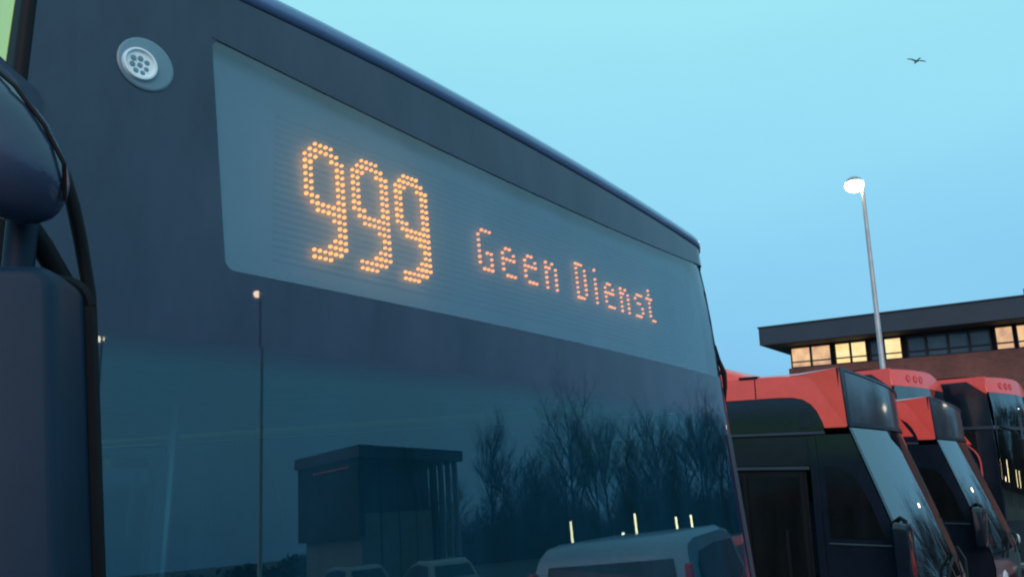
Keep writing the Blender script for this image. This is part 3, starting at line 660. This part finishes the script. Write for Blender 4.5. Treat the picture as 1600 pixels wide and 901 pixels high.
# ------------------------------------------------------------------ tall buses behind
def tall_bus(loc, rot, label, group):
    root = empty("tall_bus", loc, label, "bus", group, rot); W = 2.5; LEN = 11.0; H = 4.0
    def fb(x, z, off=0.0):
        q = (x-W/2)/(W/2)
        return (0.11*(z-3.3) if z > 3.3 else 0.02*(3.3-z)) - 0.14*(1-q*q) + off + corner(W-x, 0.25)*0.8 + corner(x, 0.05)*0.5
    xs = [0, 0.01, 0.03, 0.05] + lin(0.12, W-0.3, 11) + [W-0.2, W-0.12, W-0.06, W-0.02, W]
    def cap(x): return 3.97 + 0.03*math.sin(math.pi*min(1, x/W)) - 0.30*max(0.0, (x-1.45)/(W-1.45))**1.5
    def hd(x): return 3.66 - 0.0*x
    # red header of the front
    MB().grid([[(x, fb(x, z), z) for x in xs for z in [min(hd(x), cap(x)-0.04)*(1-t) + cap(x)*t]] for t in lin(0, 1, 4)]).build("front_header", "red_paint", root, smooth=True)
    wx = [x for x in xs if x > 0.02]
    MB().grid([[(x, fb(x, z), z) for x in wx for z in [2.98*(1-t) + (min(hd(x), cap(x)-0.04)-0.004)*t]] for t in lin(0, 1, 6)]).build("upper_windscreen", "bus_glass", root, smooth=True)
    MB().grid([[(x, fb(x, z, -0.01), z) for x in xs] for z in (2.91, 2.976)]).build("front_rail", "rail_grey", root, smooth=True)
    MB().grid([[(x, fb(x, z), z) for x in wx] for z in lin(1.1, 2.906, 5)]).build("lower_windscreen", "bus_glass", root, smooth=True)
    MB().grid([[(x, fb(x, z), z) for x in xs] for z in (0.3, 0.7, 1.096)]).build("lower_front", "bus_black", root, smooth=True)
    for x in (0.35, 2.1):
        MB().lathe([(0.0, -0.03), (0.07, -0.02), (0.1, 0.01)], (x, fb(x, 0.75, -0.003), 0.75), (0, 1, 0), 16).build("headlight", "headlamp", root, smooth=True)
    # small dark round badges on the header
    bd = MB()
    for x in (0.55, 0.80, 1.02):
        c = Vector((x, fb(x, 3.82, -0.004), 3.82))
        bd.lathe([(0.075, 0.004), (0.072, -0.006), (0.052, -0.006), (0.05, 0.004)], c, (0, 1, -0.1), 18)
    bd.build("header_badge", "red_edge", root, smooth=True)
    # roof and side
    rows = []
    for y in (0.0, 0.1, 0.6, LEN): rows.append([(x, y + fb(x, 3.95)*(1 if y == 0 else 0.3 if y == 0.1 else 0), (cap(x) if y < 0.3 else 4.0 - 0.12*max(0.0, (x-2.1)/0.4)**2) + (0 if y < 0.05 else 0.012)) for x in xs])
    MB().grid(rows).build("roof", "red_paint", root, smooth=True, angle=50)
    def slab(ya, yb, z0, z1, name, m, x0=0.0, x1=0.05, par=root): return MB().box(x0, x1, ya, yb, z0, z1).build(name, m, par, bevel=0.004, seg=1)
    po = [(fb(0, 3.62)+0.012, 3.62), (0.42, 3.90), (LEN, 3.90), (LEN, 3.985), (0.07, 3.985), (0.07, 3.95)]
    fix_normals(MB().prism(po, lambda y, z: (-0.006, y, z), lambda y, z: (0.05, y, z)).build("roof_fairing", "red_paint", root))
    ug = [(fb(0, 2.98)+0.012, 2.98), (fb(0, 3.60)+0.014, 3.60), (0.425, 3.893), (LEN, 3.893), (LEN, 2.98)]
    fix_normals(MB().prism(ug, lambda y, z: (0.0, y, z), lambda y, z: (0.03, y, z)).build("upper_side_glass", "bus_black", root))
    slab(0.02, LEN, 2.91, 2.976, "side_rail", "rail_grey", -0.006, 0.05)
    slab(0.40, 1.5, 0.35, 2.85, "door", "black_matt", 0.012, 0.05)
    arch = [(0.36 + 0.62 + 0.62*math.cos(a), 2.25 + 0.45*math.sin(a)) for a in lin(math.pi, 0, 13)]
    pts = [Vector((-0.004, 0.36, 0.6))] + [Vector((-0.004, y, z)) for y, z in arch] + [Vector((-0.004, 1.60, 0.6))]
    MB().tube(pts, 0.02, 6).build("door_surround", "red_edge", root, smooth=True)
    slab(0.04, 0.39, 0.30, 2.905, "corner_post", "bus_black", 0.0, 0.05)
    slab(1.55, LEN, 1.25, 2.85, "side_window", "side_glass", 0.01, 0.03)
    slab(1.55, LEN, 0.30, 1.245, "waist_panel", "red_paint", 0.0, 0.05)
    slab(0.25, LEN, 0.30, 3.90, "far_side", "black_side", W-0.05, W)
    slab(LEN-0.05, LEN, 0.30, 3.96, "rear_panel", "red_paint", 0.06, W-0.06)
    MB().box(0.06, W-0.06, 0.1, LEN-0.1, 2.86, 2.9).build("deck", "interior_dark", root)
    MB().box(0.06, W-0.06, 0.1, LEN-0.1, 0.3, 0.34).build("cabin_floor", "interior_dark", root)
    for y in (2.3, 8.6):
        for x_ in (0.16, W-0.16):
            wt = MB().lathe([(0.30, -0.14), (0.46, -0.14), (0.485, -0.11), (0.485, 0.11), (0.46, 0.14), (0.30, 0.14)], (x_, y, 0.485), (1, 0, 0), 20).build("wheel", "tyre", root, smooth=True)
            s = -1 if x_ < 1 else 1
            MB().lathe([(0.0, s*0.10), (0.1, s*0.12), (0.28, s*0.06), (0.305, s*0.135)], (x_, y, 0.485), (1, 0, 0), 16).build("rim", "alloy", wt, smooth=True)
    MB().tube([(0.10, -0.06, 2.95), (-0.05, -0.35, 2.85), (-0.07, -0.45, 2.70)], 0.022, 8).build("mirror_arm", "rubber", root, smooth=True)
    MB().box(-0.18, 0.04, -0.52, -0.40, 2.25, 2.70).build("mirror_housing", "black_matt", root, bevel=0.03)
    return root
tb = tall_bus((16.30, 3.65, 0), R(-10), "tall red-roofed bus by the lamp post, showing over two lower red buses", "tall buses behind the row")
tb2 = copy_tree(tb); tb2.location = (19.09, 2.48, 0)
tb2["label"] = "tall red-roofed bus at far right, its bluish upper windscreen cut by the photo's edge"

# ------------------------------------------------------------------ office building
ob = empty("office_building", (45, 0, 0), "long flat-roofed brick office with dark overhanging roof and a band of partly lit windows", "building")
MB().box(0.0, 14, -4.5, 15.5, 0.0, 7.82).build("wall", "brick", ob)
MB().box(0.35, 14, -4.3, 15.3, 7.82, 9.03).build("clerestory_wall", "frame_dark", ob)
rfb = MB().box(-1.5, 15.5, -5.5, 16.5, 9.06, 10.02).build("roof", "fascia", ob)
MB().box(-1.45, 15.4, -5.4, 16.4, 9.03, 9.057).build("soffit", "soffit", rfb)
MB().box(-1.55, 15.55, -5.55, 16.55, 10.023, 10.10).build("coping", "frame_dark", rfb)
MB().tube([(-0.6, 3.75, 10.1), (-0.6, 3.75, 10.55)], 0.04, 6).build("vent_pipe", "frame_dark", rfb)
panes = [(15.34, 14.22, 'w'), (14.22, 13.12, 'w'), (12.93, 12.10, 'g'), (12.10, 11.26, 'g'), (11.12, 10.40, 'u'), (10.40, 9.52, 'g'),
         (9.29, 8.38, 'u'), (8.38, 7.37, 'u'), (7.37, 6.43, 'u'), (6.43, 5.48, 'u'), (5.30, 4.50, 'w'), (4.40, 3.60, 'w'), (3.4, 2.5, 'u'), (2.5, 1.6, 'u'), (1.4, 0.5, 'w'), (0.5, -0.4, 'u')]
pm = {'w': "lit_warm", 'g': "lit_gold", 'u': "unlit_pane"}
for a, b, k in panes:
    w_ = MB(); fr_ = 0.055
    w_.box(0.0, 0.30, b, b+fr_, 7.825, 8.98); w_.box(0.0, 0.30, a-fr_, a, 7.825, 8.98)
    w_.box(0.0, 0.30, b+fr_, a-fr_, 7.825, 7.88); w_.box(0.0, 0.30, b+fr_, a-fr_, 8.92, 8.98); w_.box(0.02, 0.28, b+fr_, a-fr_, 8.12, 8.19)
    wo = w_.build("window", "frame_dark", ob)
    for z0, z1 in ((7.88, 8.12), (8.19, 8.92)):
        MB().box(0.10, 0.13, b+fr_, a-fr_, z0, z1).build("pane", pm[k], wo)
for i in range(5):
    y = 12.5 - i*3.2; w_ = MB()
    w_.box(-0.04, 0.0, y-1.0, y+1.0, 4.0, 5.5); wo = w_.build("window", "frame_dark", ob)
    for s in (-0.95, 0.03): MB().box(-0.06, -0.043, y+s, y+s+0.92, 4.06, 5.44).build("pane", "unlit_pane", wo)

# ------------------------------------------------------------------ lamp posts
def lamp_post(loc, ang, label, h=10.0):
    root = empty("lamp_post", loc, label, "lamp post", "lamp posts around the yard", ang)
    MB().tube([(0, 0, 0.0), (0, 0, 1.2), (0, 0, 1.25), (0, 0, h)], [0.11, 0.11, 0.085, 0.05], 14).build("pole", "galvanised", root, smooth=True)
    MB().tube([(0, 0, h-0.05), (-0.03, 0, h+0.06), (-0.25, 0, h+0.14)], [0.045, 0.04, 0.035], 10).build("bracket", "galvanised", root, smooth=True)
    hd = MB(); hd.lathe([(0.0, 0.34), (0.14, 0.32), (0.24, 0.24), (0.28, 0.14)], (-0.22, 0, h-0.02), (0, 0, 1), 24)
    hd.build("lamp_hood", "galvanised", root, smooth=True)
    lb = MB(); lb.lathe([(0.275, 0.13), (0.30, 0.06), (0.27, -0.06), (0.16, -0.15), (0.0, -0.18)], (-0.22, 0, h-0.02), (0, 0, 1), 24)
    lb.build("lamp_bowl", "lamp_glow", root, smooth=True)
    return root
def shrink_head(root, k, h=10.0):
    for ch in children(root):
        if ch.name.startswith(("lamp_bowl", "lamp_hood")):
            ch.scale = (k, k, k); ch.location = (-0.22*(1-k), 0, (h-0.02)*(1-k))
lp0 = lamp_post((23.1, 5.42, 0), R(-52), "tall slim grey lamp post with lit lamp rising in front of the office roof")
for (x, y), lab in (((12.38, -19.78), "lit lamp post reflected in the bus front just below the display's left end"),
                    ((9.32, -27.42), "lit lamp post mirrored beside the bus mirror, at the windscreen's left edge"),
                    ((35.5, -5.3), "short lit lamp post mirrored as a warm glow in the red bus fronts")):
    c = copy_tree(lp0); c.location = (x, y, 0 if y < -10 else -4.8); c["label"] = lab; c.rotation_euler[2] = R(90)
    shrink_head(c, 0.5 if y > -10 else 0.55)
shrink_head(lp0, 0.85)

# ------------------------------------------------------------------ bird
bd = empty("gull", (42.1, 6.6, 22.5), "small dark bird gliding in the open sky at upper right", "bird", None, R(40)); bd.scale = (0.8, 0.8, 0.8); bd.rotation_euler[0] = R(8)
b = MB(); b.tube([(-0.28, 0, 0.0), (-0.2, 0, 0.0), (-0.05, 0, 0.01), (0.12, 0, 0.01), (0.2, 0, 0.02), (0.26, 0, 0.015), (0.31, 0, 0.0)], [0.03, 0.05, 0.075, 0.065, 0.045, 0.04, 0.008], 10)
b.build("body", "gull_grey", bd, smooth=True)
for s in (-1, 1):
    pts = [(0.10, 0.04, 0.03), (0.16, 0.28, 0.16), (0.06, 0.60, 0.10), (-0.02, 0.62, 0.095), (0.02, 0.30, 0.15), (-0.08, 0.04, 0.02)]
    v = [(x, s*y, z) for x, y, z in pts]
    MB().add(v + [(x, y, z-0.015) for x, y, z in v], [(0, 1, 4, 5), (1, 2, 3, 4), (11, 10, 7, 6), (10, 9, 8, 7)] + [(i, (i+1) % 6, 6+(i+1) % 6, 6+i) for i in range(6)]).build("wing", "gull_grey", bd)
MB().add([(-0.24, -0.02, 0.01), (-0.42, -0.08, 0.01), (-0.42, 0.08, 0.01), (-0.24, 0.02, 0.01), (-0.24, -0.02, -0.005), (-0.42, -0.08, 0.0), (-0.42, 0.08, 0.0), (-0.24, 0.02, -0.005)], [(0, 1, 2, 3), (7, 6, 5, 4), (0, 4, 5, 1), (1, 5, 6, 2), (2, 6, 7, 3), (3, 7, 4, 0)]).build("tail", "gull_grey", bd)

# ------------------------------------------------------------------ cars and van
def vehicle(name, loc, rot, label, cat, paint, prof, belt, W, roof_in, wheels, glass_spans, group=None, rear_lights=True):
    """prof: side outline (x along length, z); body narrows above the belt. local x=0 is the rear"""
    root = empty(name, loc, label, cat, group, rot)
    zmax = max(z for _, z in prof)
    def half(z): return W/2 if z <= belt else W/2 - roof_in*((z-belt)/(zmax-belt))**1.3
    b = MB(); rows = []
    for s in (-1, -0.93, -0.6, 0, 0.6, 0.93, 1):
        e = 0.045 if abs(s) == 1 else 0.0
        rows.append([(x, s*half(z), z - (e if z > belt else 0)) for x, z in prof])
    b.grid([[p for p in r] for r in rows], False)
    n = len(prof)
    b.f.append(tuple(range(n))); b.f.append(tuple(6*n+i for i in range(n))[::-1])
    body = fix_normals(b.build("body", paint, root, smooth=True, angle=38))
    for side_spans in glass_spans["side"]:
        for s in (-1, 1):
            v = [(x, s*(half(z)+0.006), z) for x, z in side_spans]; v2 = [(x, s*(half(z)-0.01), z) for x, z in side_spans]
            k = len(v); o = MB().add(v+v2, [tuple(range(k)), tuple(range(k, 2*k))[::-1]] + [(i, (i+1) % k, k+(i+1) % k, k+i) for i in range(k)]).build("side_window", "car_glass", root); fix_normals(o)
    for nm, (xa, za), (xb, zb), inset in glass_spans["end"]:
        d = Vector((zb-za, 0, -(xb-xa))).normalized()*0.008
        if nm == "rear_window": d = -d
        if (nm == "rear_window") != (d.x < 0): d = -d
        v = []
        for o_ in (1, -1):
            for x, z, q in ((xa, za, -1), (xa, za, 1), (xb, zb, 1), (xb, zb, -1)): v.append((x+d.x*o_, q*(half(z)-inset), z+d.z*o_))
        fix_normals(MB().add(v, [(0, 1, 2, 3), (7, 6, 5, 4), (0, 4, 5, 1), (1, 5, 6, 2), (2, 6, 7, 3), (3, 7, 4, 0)]).build(nm, "car_glass", root))
    for x in wheels:
        for s in (-1, 1):
            wt = MB().lathe([(0.18, -0.1), (0.29, -0.1), (0.315, -0.07), (0.315, 0.07), (0.29, 0.1), (0.18, 0.1)], (x, s*(W/2-0.09), 0.315), (0, 1, 0), 22).build("wheel", "tyre", root, smooth=True)
            MB().lathe([(0.0, s*0.08), (0.06, s*0.09), (0.17, s*0.07), (0.185, s*0.1)], (x, s*(W/2-0.09), 0.315), (0, 1, 0), 18).build("rim", "alloy", wt, smooth=True)
    for s in (-1, 1):
        z0, z1, y0, x0 = glass_spans["tail"]
        MB().box(x0-0.03, x0+0.06, s*(y0-0.07) if s > 0 else -y0-0.012, s*y0+0.012 if s > 0 else -(y0-0.07), z0, z1).build("tail_light", "tail_red", root, bevel=0.015)
        xf, zf = glass_spans["head"]
        MB().box(xf-0.12, xf+0.02, s*(W/2-0.42) if s > 0 else -(W/2-0.05), s*(W/2-0.05) if s > 0 else -(W/2-0.42), zf-0.08, zf+0.08).build("headlight", "headlamp", root, bevel=0.03)
    return root
VZ = 1.92
vehicle("van", (5.5, -0.92, 0), R(-6), "pale silver van seen mirrored at the bottom of the near bus windscreen", "van", "van_paint",
    [(0.05, 0.3), (0.0, 0.5), (0.02, 1.0), (0.155, 1.64), (0.21, 1.72), (0.30, 1.755), (0.6, 1.78), (2.2, 1.78), (2.9, 1.71), (3.45, 1.32), (4.2, 1.05), (4.45, 0.8), (4.48, 0.35), (4.3, 0.28)],
    1.0, 1.98, 0.13, (0.85, 3.65),
    dict(side=[[(0.42, 1.10), (0.50, 1.55), (0.66, 1.63), (1.5, 1.65), (1.5, 1.10)], [(1.58, 1.10), (1.58, 1.65), (2.75, 1.62), (3.25, 1.22), (3.25, 1.10)]],
         end=[("rear_window", (0.037, 1.08), (0.150, 1.615), 0.17), ("windscreen", (3.4, 1.36), (2.94, 1.67), 0.12)], tail=(1.0, 1.58, 0.925, 0.08), head=(4.44, 0.75)))
def small_car(loc, rot, label, paint, group=None):
    return vehicle("car", loc, rot, label, "car", paint,
    [(0.1, 0.3), (0.0, 0.5), (0.02, 0.85), (0.12, 1.0), (0.45, 1.35), (0.75, 1.45), (1.7, 1.47), (2.3, 1.38), (2.85, 0.98), (3.5, 0.88), (3.85, 0.7), (3.92, 0.4), (3.8, 0.28)],
    0.92, 1.68, 0.16, (0.7, 3.1),
    dict(side=[[(0.55, 1.0), (0.7, 1.32), (1.45, 1.38), (1.45, 1.0)], [(1.52, 1.0), (1.52, 1.38), (2.2, 1.32), (2.65, 1.02)]],
         end=[("rear_window", (0.16, 1.04), (0.43, 1.32), 0.12), ("windscreen", (2.82, 1.0), (2.34, 1.35), 0.10)], tail=(0.72, 0.95, 0.80, 0.05), head=(3.86, 0.68)), group)
small_car((13.1, -2.52, 0), R(90), "red car nosing in before the red buses at the lower right corner", "red_paint", "parked cars")
small_car((15.4, -17.3, 0), R(-80), "pale car mirrored low in the windscreen in front of the dark pavilion", "car_paint", "parked cars")
small_car((14.8, -12.2, 0), R(-70), "pale car mirrored very low in the windscreen, below the pavilion columns", "car_paint", "parked cars")

# ------------------------------------------------------------------ pavilion mirrored in the windscreen
pvn = empty("pavilion", (21.5, -26.0, 0), "dark flat-roofed pavilion on columns mirrored in the near bus windscreen", "building", None, R(-5))
MB().box(-0.5, 8.4, -5.0, 0.5, 5.65, 6.15).build("roof", "fascia", pvn)
MB().box(0.0, 5.6, -4.6, 0.0, 0.0, 3.35).build("lower_wall", "pale_panel", pvn)
MB().box(0.05, 5.5, -4.5, -0.05, 3.353, 5.647).build("upper_glazing", "unlit_pane", pvn)
MB().box(-0.4, -0.003, -4.8, 0.3, 2.4, 5.645).build("side_cladding", "frame_dark", pvn)
for x in (5.75, 6.6, 7.3, 8.0):
    MB().box(x, x+(0.35 if x < 6 else 0.16), -0.2, 0.15, 0.0, 5.647).build("column", "frame_dark" if x < 6 else "concrete", pvn)
for x in (1.4, 2.8, 4.2): MB().box(x, x+0.06, -0.05, 0.03, 0.02, 5.54).build("mullion", "frame_dark", pvn)
MB().tube([(-0.45, -3.4, 5.3), (-0.45, -0.4, 5.3)], 0.05, 6).build("strip_light", "tail_red", pvn)

# ------------------------------------------------------------------ light columns mirrored above the van
for (x, y, z0, z1), lab in (((35.0, -21.1, 1.1, 2.16), "leftmost of the four mirrored light tubes, above the van roof's left end"),
                            ((37.8, -17.0, 1.1, 2.16), "mirrored light tube with a small globe lamp beside it"),
                            ((39.4, -14.0, 0.95, 1.75), "third mirrored light tube from the left, thin and near the van roof's high end"),
                            ((40.0, -12.8, 0.95, 1.75), "rightmost of the four mirrored light tubes")):
    r = empty("light_column", (x, y, 0), lab, "light column", "light columns at the yard's far edge")
    MB().tube([(0, 0, 0), (0, 0, z0)], 0.07, 10).build("post", "frame_dark", r, smooth=True)
    MB().tube([(0, 0, z0), (0, 0, z1)], 0.085, 10).build("light_tube", "tube_glow", r, smooth=True)
gl = empty("globe_lamp", (37.2, -17.9, 0), "small white globe lamp mirrored beside the second light tube", "lamp")
MB().tube([(0, 0, 0), (0, 0, 1.1)], 0.04, 8).build("post", "frame_dark", gl, smooth=True)
MB().grid(ell((0, 0, 1.22), 0.13, 0.13, 0.13, 14, 10), True).build("globe", "globe_glow", gl, smooth=True)

# ------------------------------------------------------------------ bare trees mirrored in the windscreen
def bare_tree(seed, h, spread, label, dens=1.0):
    rnd = random.Random(seed)
    root = empty("bare_tree", (0, 0, 0), label, "tree", "bare trees beyond the yard")
    tk = MB(); cr_ = MB()
    def twig(b, p0, d, ln, r, lvl):
        pts = [p0]; dd = d.copy(); n = 3
        for i in range(n):
            dd = (dd + Vector((rnd.uniform(-1, 1), rnd.uniform(-1, 1), rnd.uniform(-0.3, 0.8)))*0.16).normalized()
            pts.append(pts[-1] + dd*ln/n)
        b.tube(pts, [r, r*0.8, r*0.62, r*0.42], 5 if lvl < 2 else 3, False)
        if lvl >= 4: return
        k = {0: 13, 1: 8, 2: 6, 3: 5}[lvl]
        for i in range(int(k*dens+0.5)):
            t = rnd.uniform(0.25 if lvl else 0.22, 1.0); q = min(int(t*n), n-1); p = pts[q].lerp(pts[q+1], t*n-q)
            az = rnd.uniform(0, 2*math.pi); up = rnd.uniform(0.25, 0.9)
            nd = (dd*0.75 + Vector((math.cos(az), math.sin(az), 0))*spread + Vector((0, 0, up))*0.35).normalized()
            twig(cr_ if lvl >= 0 else b, p, nd, ln*rnd.uniform(0.42, 0.62), r*0.5*(1-0.3*t), lvl+1)
    twig(tk, Vector((0, 0, 0)), Vector((0, 0, 1)), h*0.66, h*0.016, 0)
    tk.build("trunk", "bark", root); o = cr_.build("crown", "twig", root)
    return root
protos = [bare_tree(3, 11.5, 0.8, "tall bare tree with a broad rounded crown, the highest mirrored in the windscreen", 1.0),
          bare_tree(8, 10.5, 0.6, "bare tree with a narrow upright crown mirrored beside the pavilion", 0.95),
          bare_tree(21, 9.5, 0.95, "low spreading bare tree mirrored towards the windscreen's right edge", 1.0)]
spots = [(0, 51.9, -31.8, 1.0), (1, 46.7, -38.2, 1.0), (2, 58.8, -19.6, 1.02), (0, 60.4, -15.7, 0.72), (2, 55.0, -27.2, 0.95), (1, 57.0, -23.0, 0.95),
         (1, 49.5, -35.2, 0.75), (2, 44.0, -42.0, 0.72), (0, 61.5, -11.0, 0.75), (1, 53.5, -30.0, 0.92), (2, 62.0, -7.0, 0.8), (0, 48.0, -37.0, 0.62), (1, 60.0, -17.5, 0.9), (2, 41.5, -46.0, 0.6),
         (1, 53.0, -33.5, 0.85), (2, 50.5, -34.0, 0.8), (0, 56.5, -25.0, 0.82), (2, 57.6, -21.0, 0.95), (0, 60.0, -18.2, 0.85), (1, 54.2, -28.6, 0.95), (0, 62.0, -13.5, 0.75), (2, 60.8, -15.0, 0.95)]
tlabels = ["tallest bare tree mirrored in the windscreen, with a broad rounded crown", "narrow upright bare tree mirrored just right of the pavilion", "bare tree with a dense pointed crown mirrored near the windscreen's right edge",
    "short bare tree mirrored last before the windscreen's right pillar", "spreading bare tree mirrored right beside the tallest tree", "upright bare tree mirrored between the tallest and the pointed tree",
    "thin half-height bare tree mirrored between the narrow tree and the tallest", "low bare tree mirrored behind the pavilion columns", "short rounded bare tree hidden in the mirrored right pillar", "slim bare tree mirrored close behind the tallest tree",
    "low spreading bare tree at the far end of the mirrored tree line", "small bare tree mirrored low beside the narrow upright one", "slim bare tree mirrored behind the pointed tree", "small bare tree mirrored behind the pavilion roof",
    "bare tree mirrored just left of the tallest tree's trunk", "spreading bare tree mirrored left of and below the tallest crown", "round bare tree mirrored midway between the tallest and the pointed tree", "wide bare tree mirrored directly left of the pointed tree",
    "round bare tree mirrored directly right of the pointed tree", "narrow bare tree mirrored just right of the tallest crown", "round bare tree mirrored last but one towards the right pillar", "wide low bare tree mirrored over the van's front window"]
used = set()
for i, ((k, x, y, s), lab) in enumerate(zip(spots, tlabels)):
    o = protos[k] if k not in used else copy_tree(protos[k]); used.add(k)
    o.location = (x, y, 0); o.scale = (s, s, s); o.rotation_euler = (0, 0, i*1.37); o["label"] = lab
th = MB(); rnd = random.Random(5)
A = Vector((38, -50, 0)); B = Vector((66, -4, 0)); along = (B-A); nrmv = Vector((along.y, -along.x, 0)).normalized()
for i in range(9500):
    t = rnd.random(); p = A + along*t + nrmv*rnd.uniform(0, 7)
    h = rnd.uniform(2.2, 6.3)*(0.85+0.3*math.sin(t*23)+0.15*math.sin(t*61)); d = Vector((rnd.gauss(0, 0.16), rnd.gauss(0, 0.16), 1)).normalized()
    s = Vector((rnd.uniform(-1, 1), rnd.uniform(-1, 1), 0)).normalized()*rnd.uniform(0.02, 0.06)
    q = p + d*h; th.add([p-s, p+s, q], [(0, 1, 2)])
    for j in range(3):
        c = p + d*h*rnd.uniform(0.3, 0.95); e = c + Vector((rnd.uniform(-1, 1), rnd.uniform(-1, 1), rnd.uniform(0.1, 1.0)))*0.8; s2 = Vector((rnd.uniform(-1, 1), rnd.uniform(-1, 1), rnd.uniform(-1, 1)))*0.05
        th.add([c-s2, c+s2, e], [(0, 1, 2)])
tag(th.build("thicket", "thicket"), "dense dark thicket of bare shrubs under the mirrored trees", "shrubs", None, "stuff")
hg = MB()
for i in range(6000):
    t = rnd.random(); p = Vector((14.0, -39.0, 0)).lerp(Vector((33, -33, 0)), t) + Vector((rnd.gauss(0, 0.4), rnd.gauss(0, 0.5), 0))
    z = rnd.uniform(0, 1)**0.7*(0.9+1.5*t+0.3*math.sin(t*40)); c = p + Vector((0, 0, z)); a = Vector((rnd.uniform(-1, 1), rnd.uniform(-1, 1), rnd.uniform(-1, 1)))*0.13; b2 = Vector((rnd.uniform(-1, 1), rnd.uniform(-1, 1), rnd.uniform(-1, 1)))*0.13
    hg.add([c-a, c+b2, c+a, c-b2], [(0, 1, 2, 3)])
tag(hg.build("hedge", "evergreen"), "dark clipped hedge mirrored left of the pavilion", "hedge", None, "stuff")
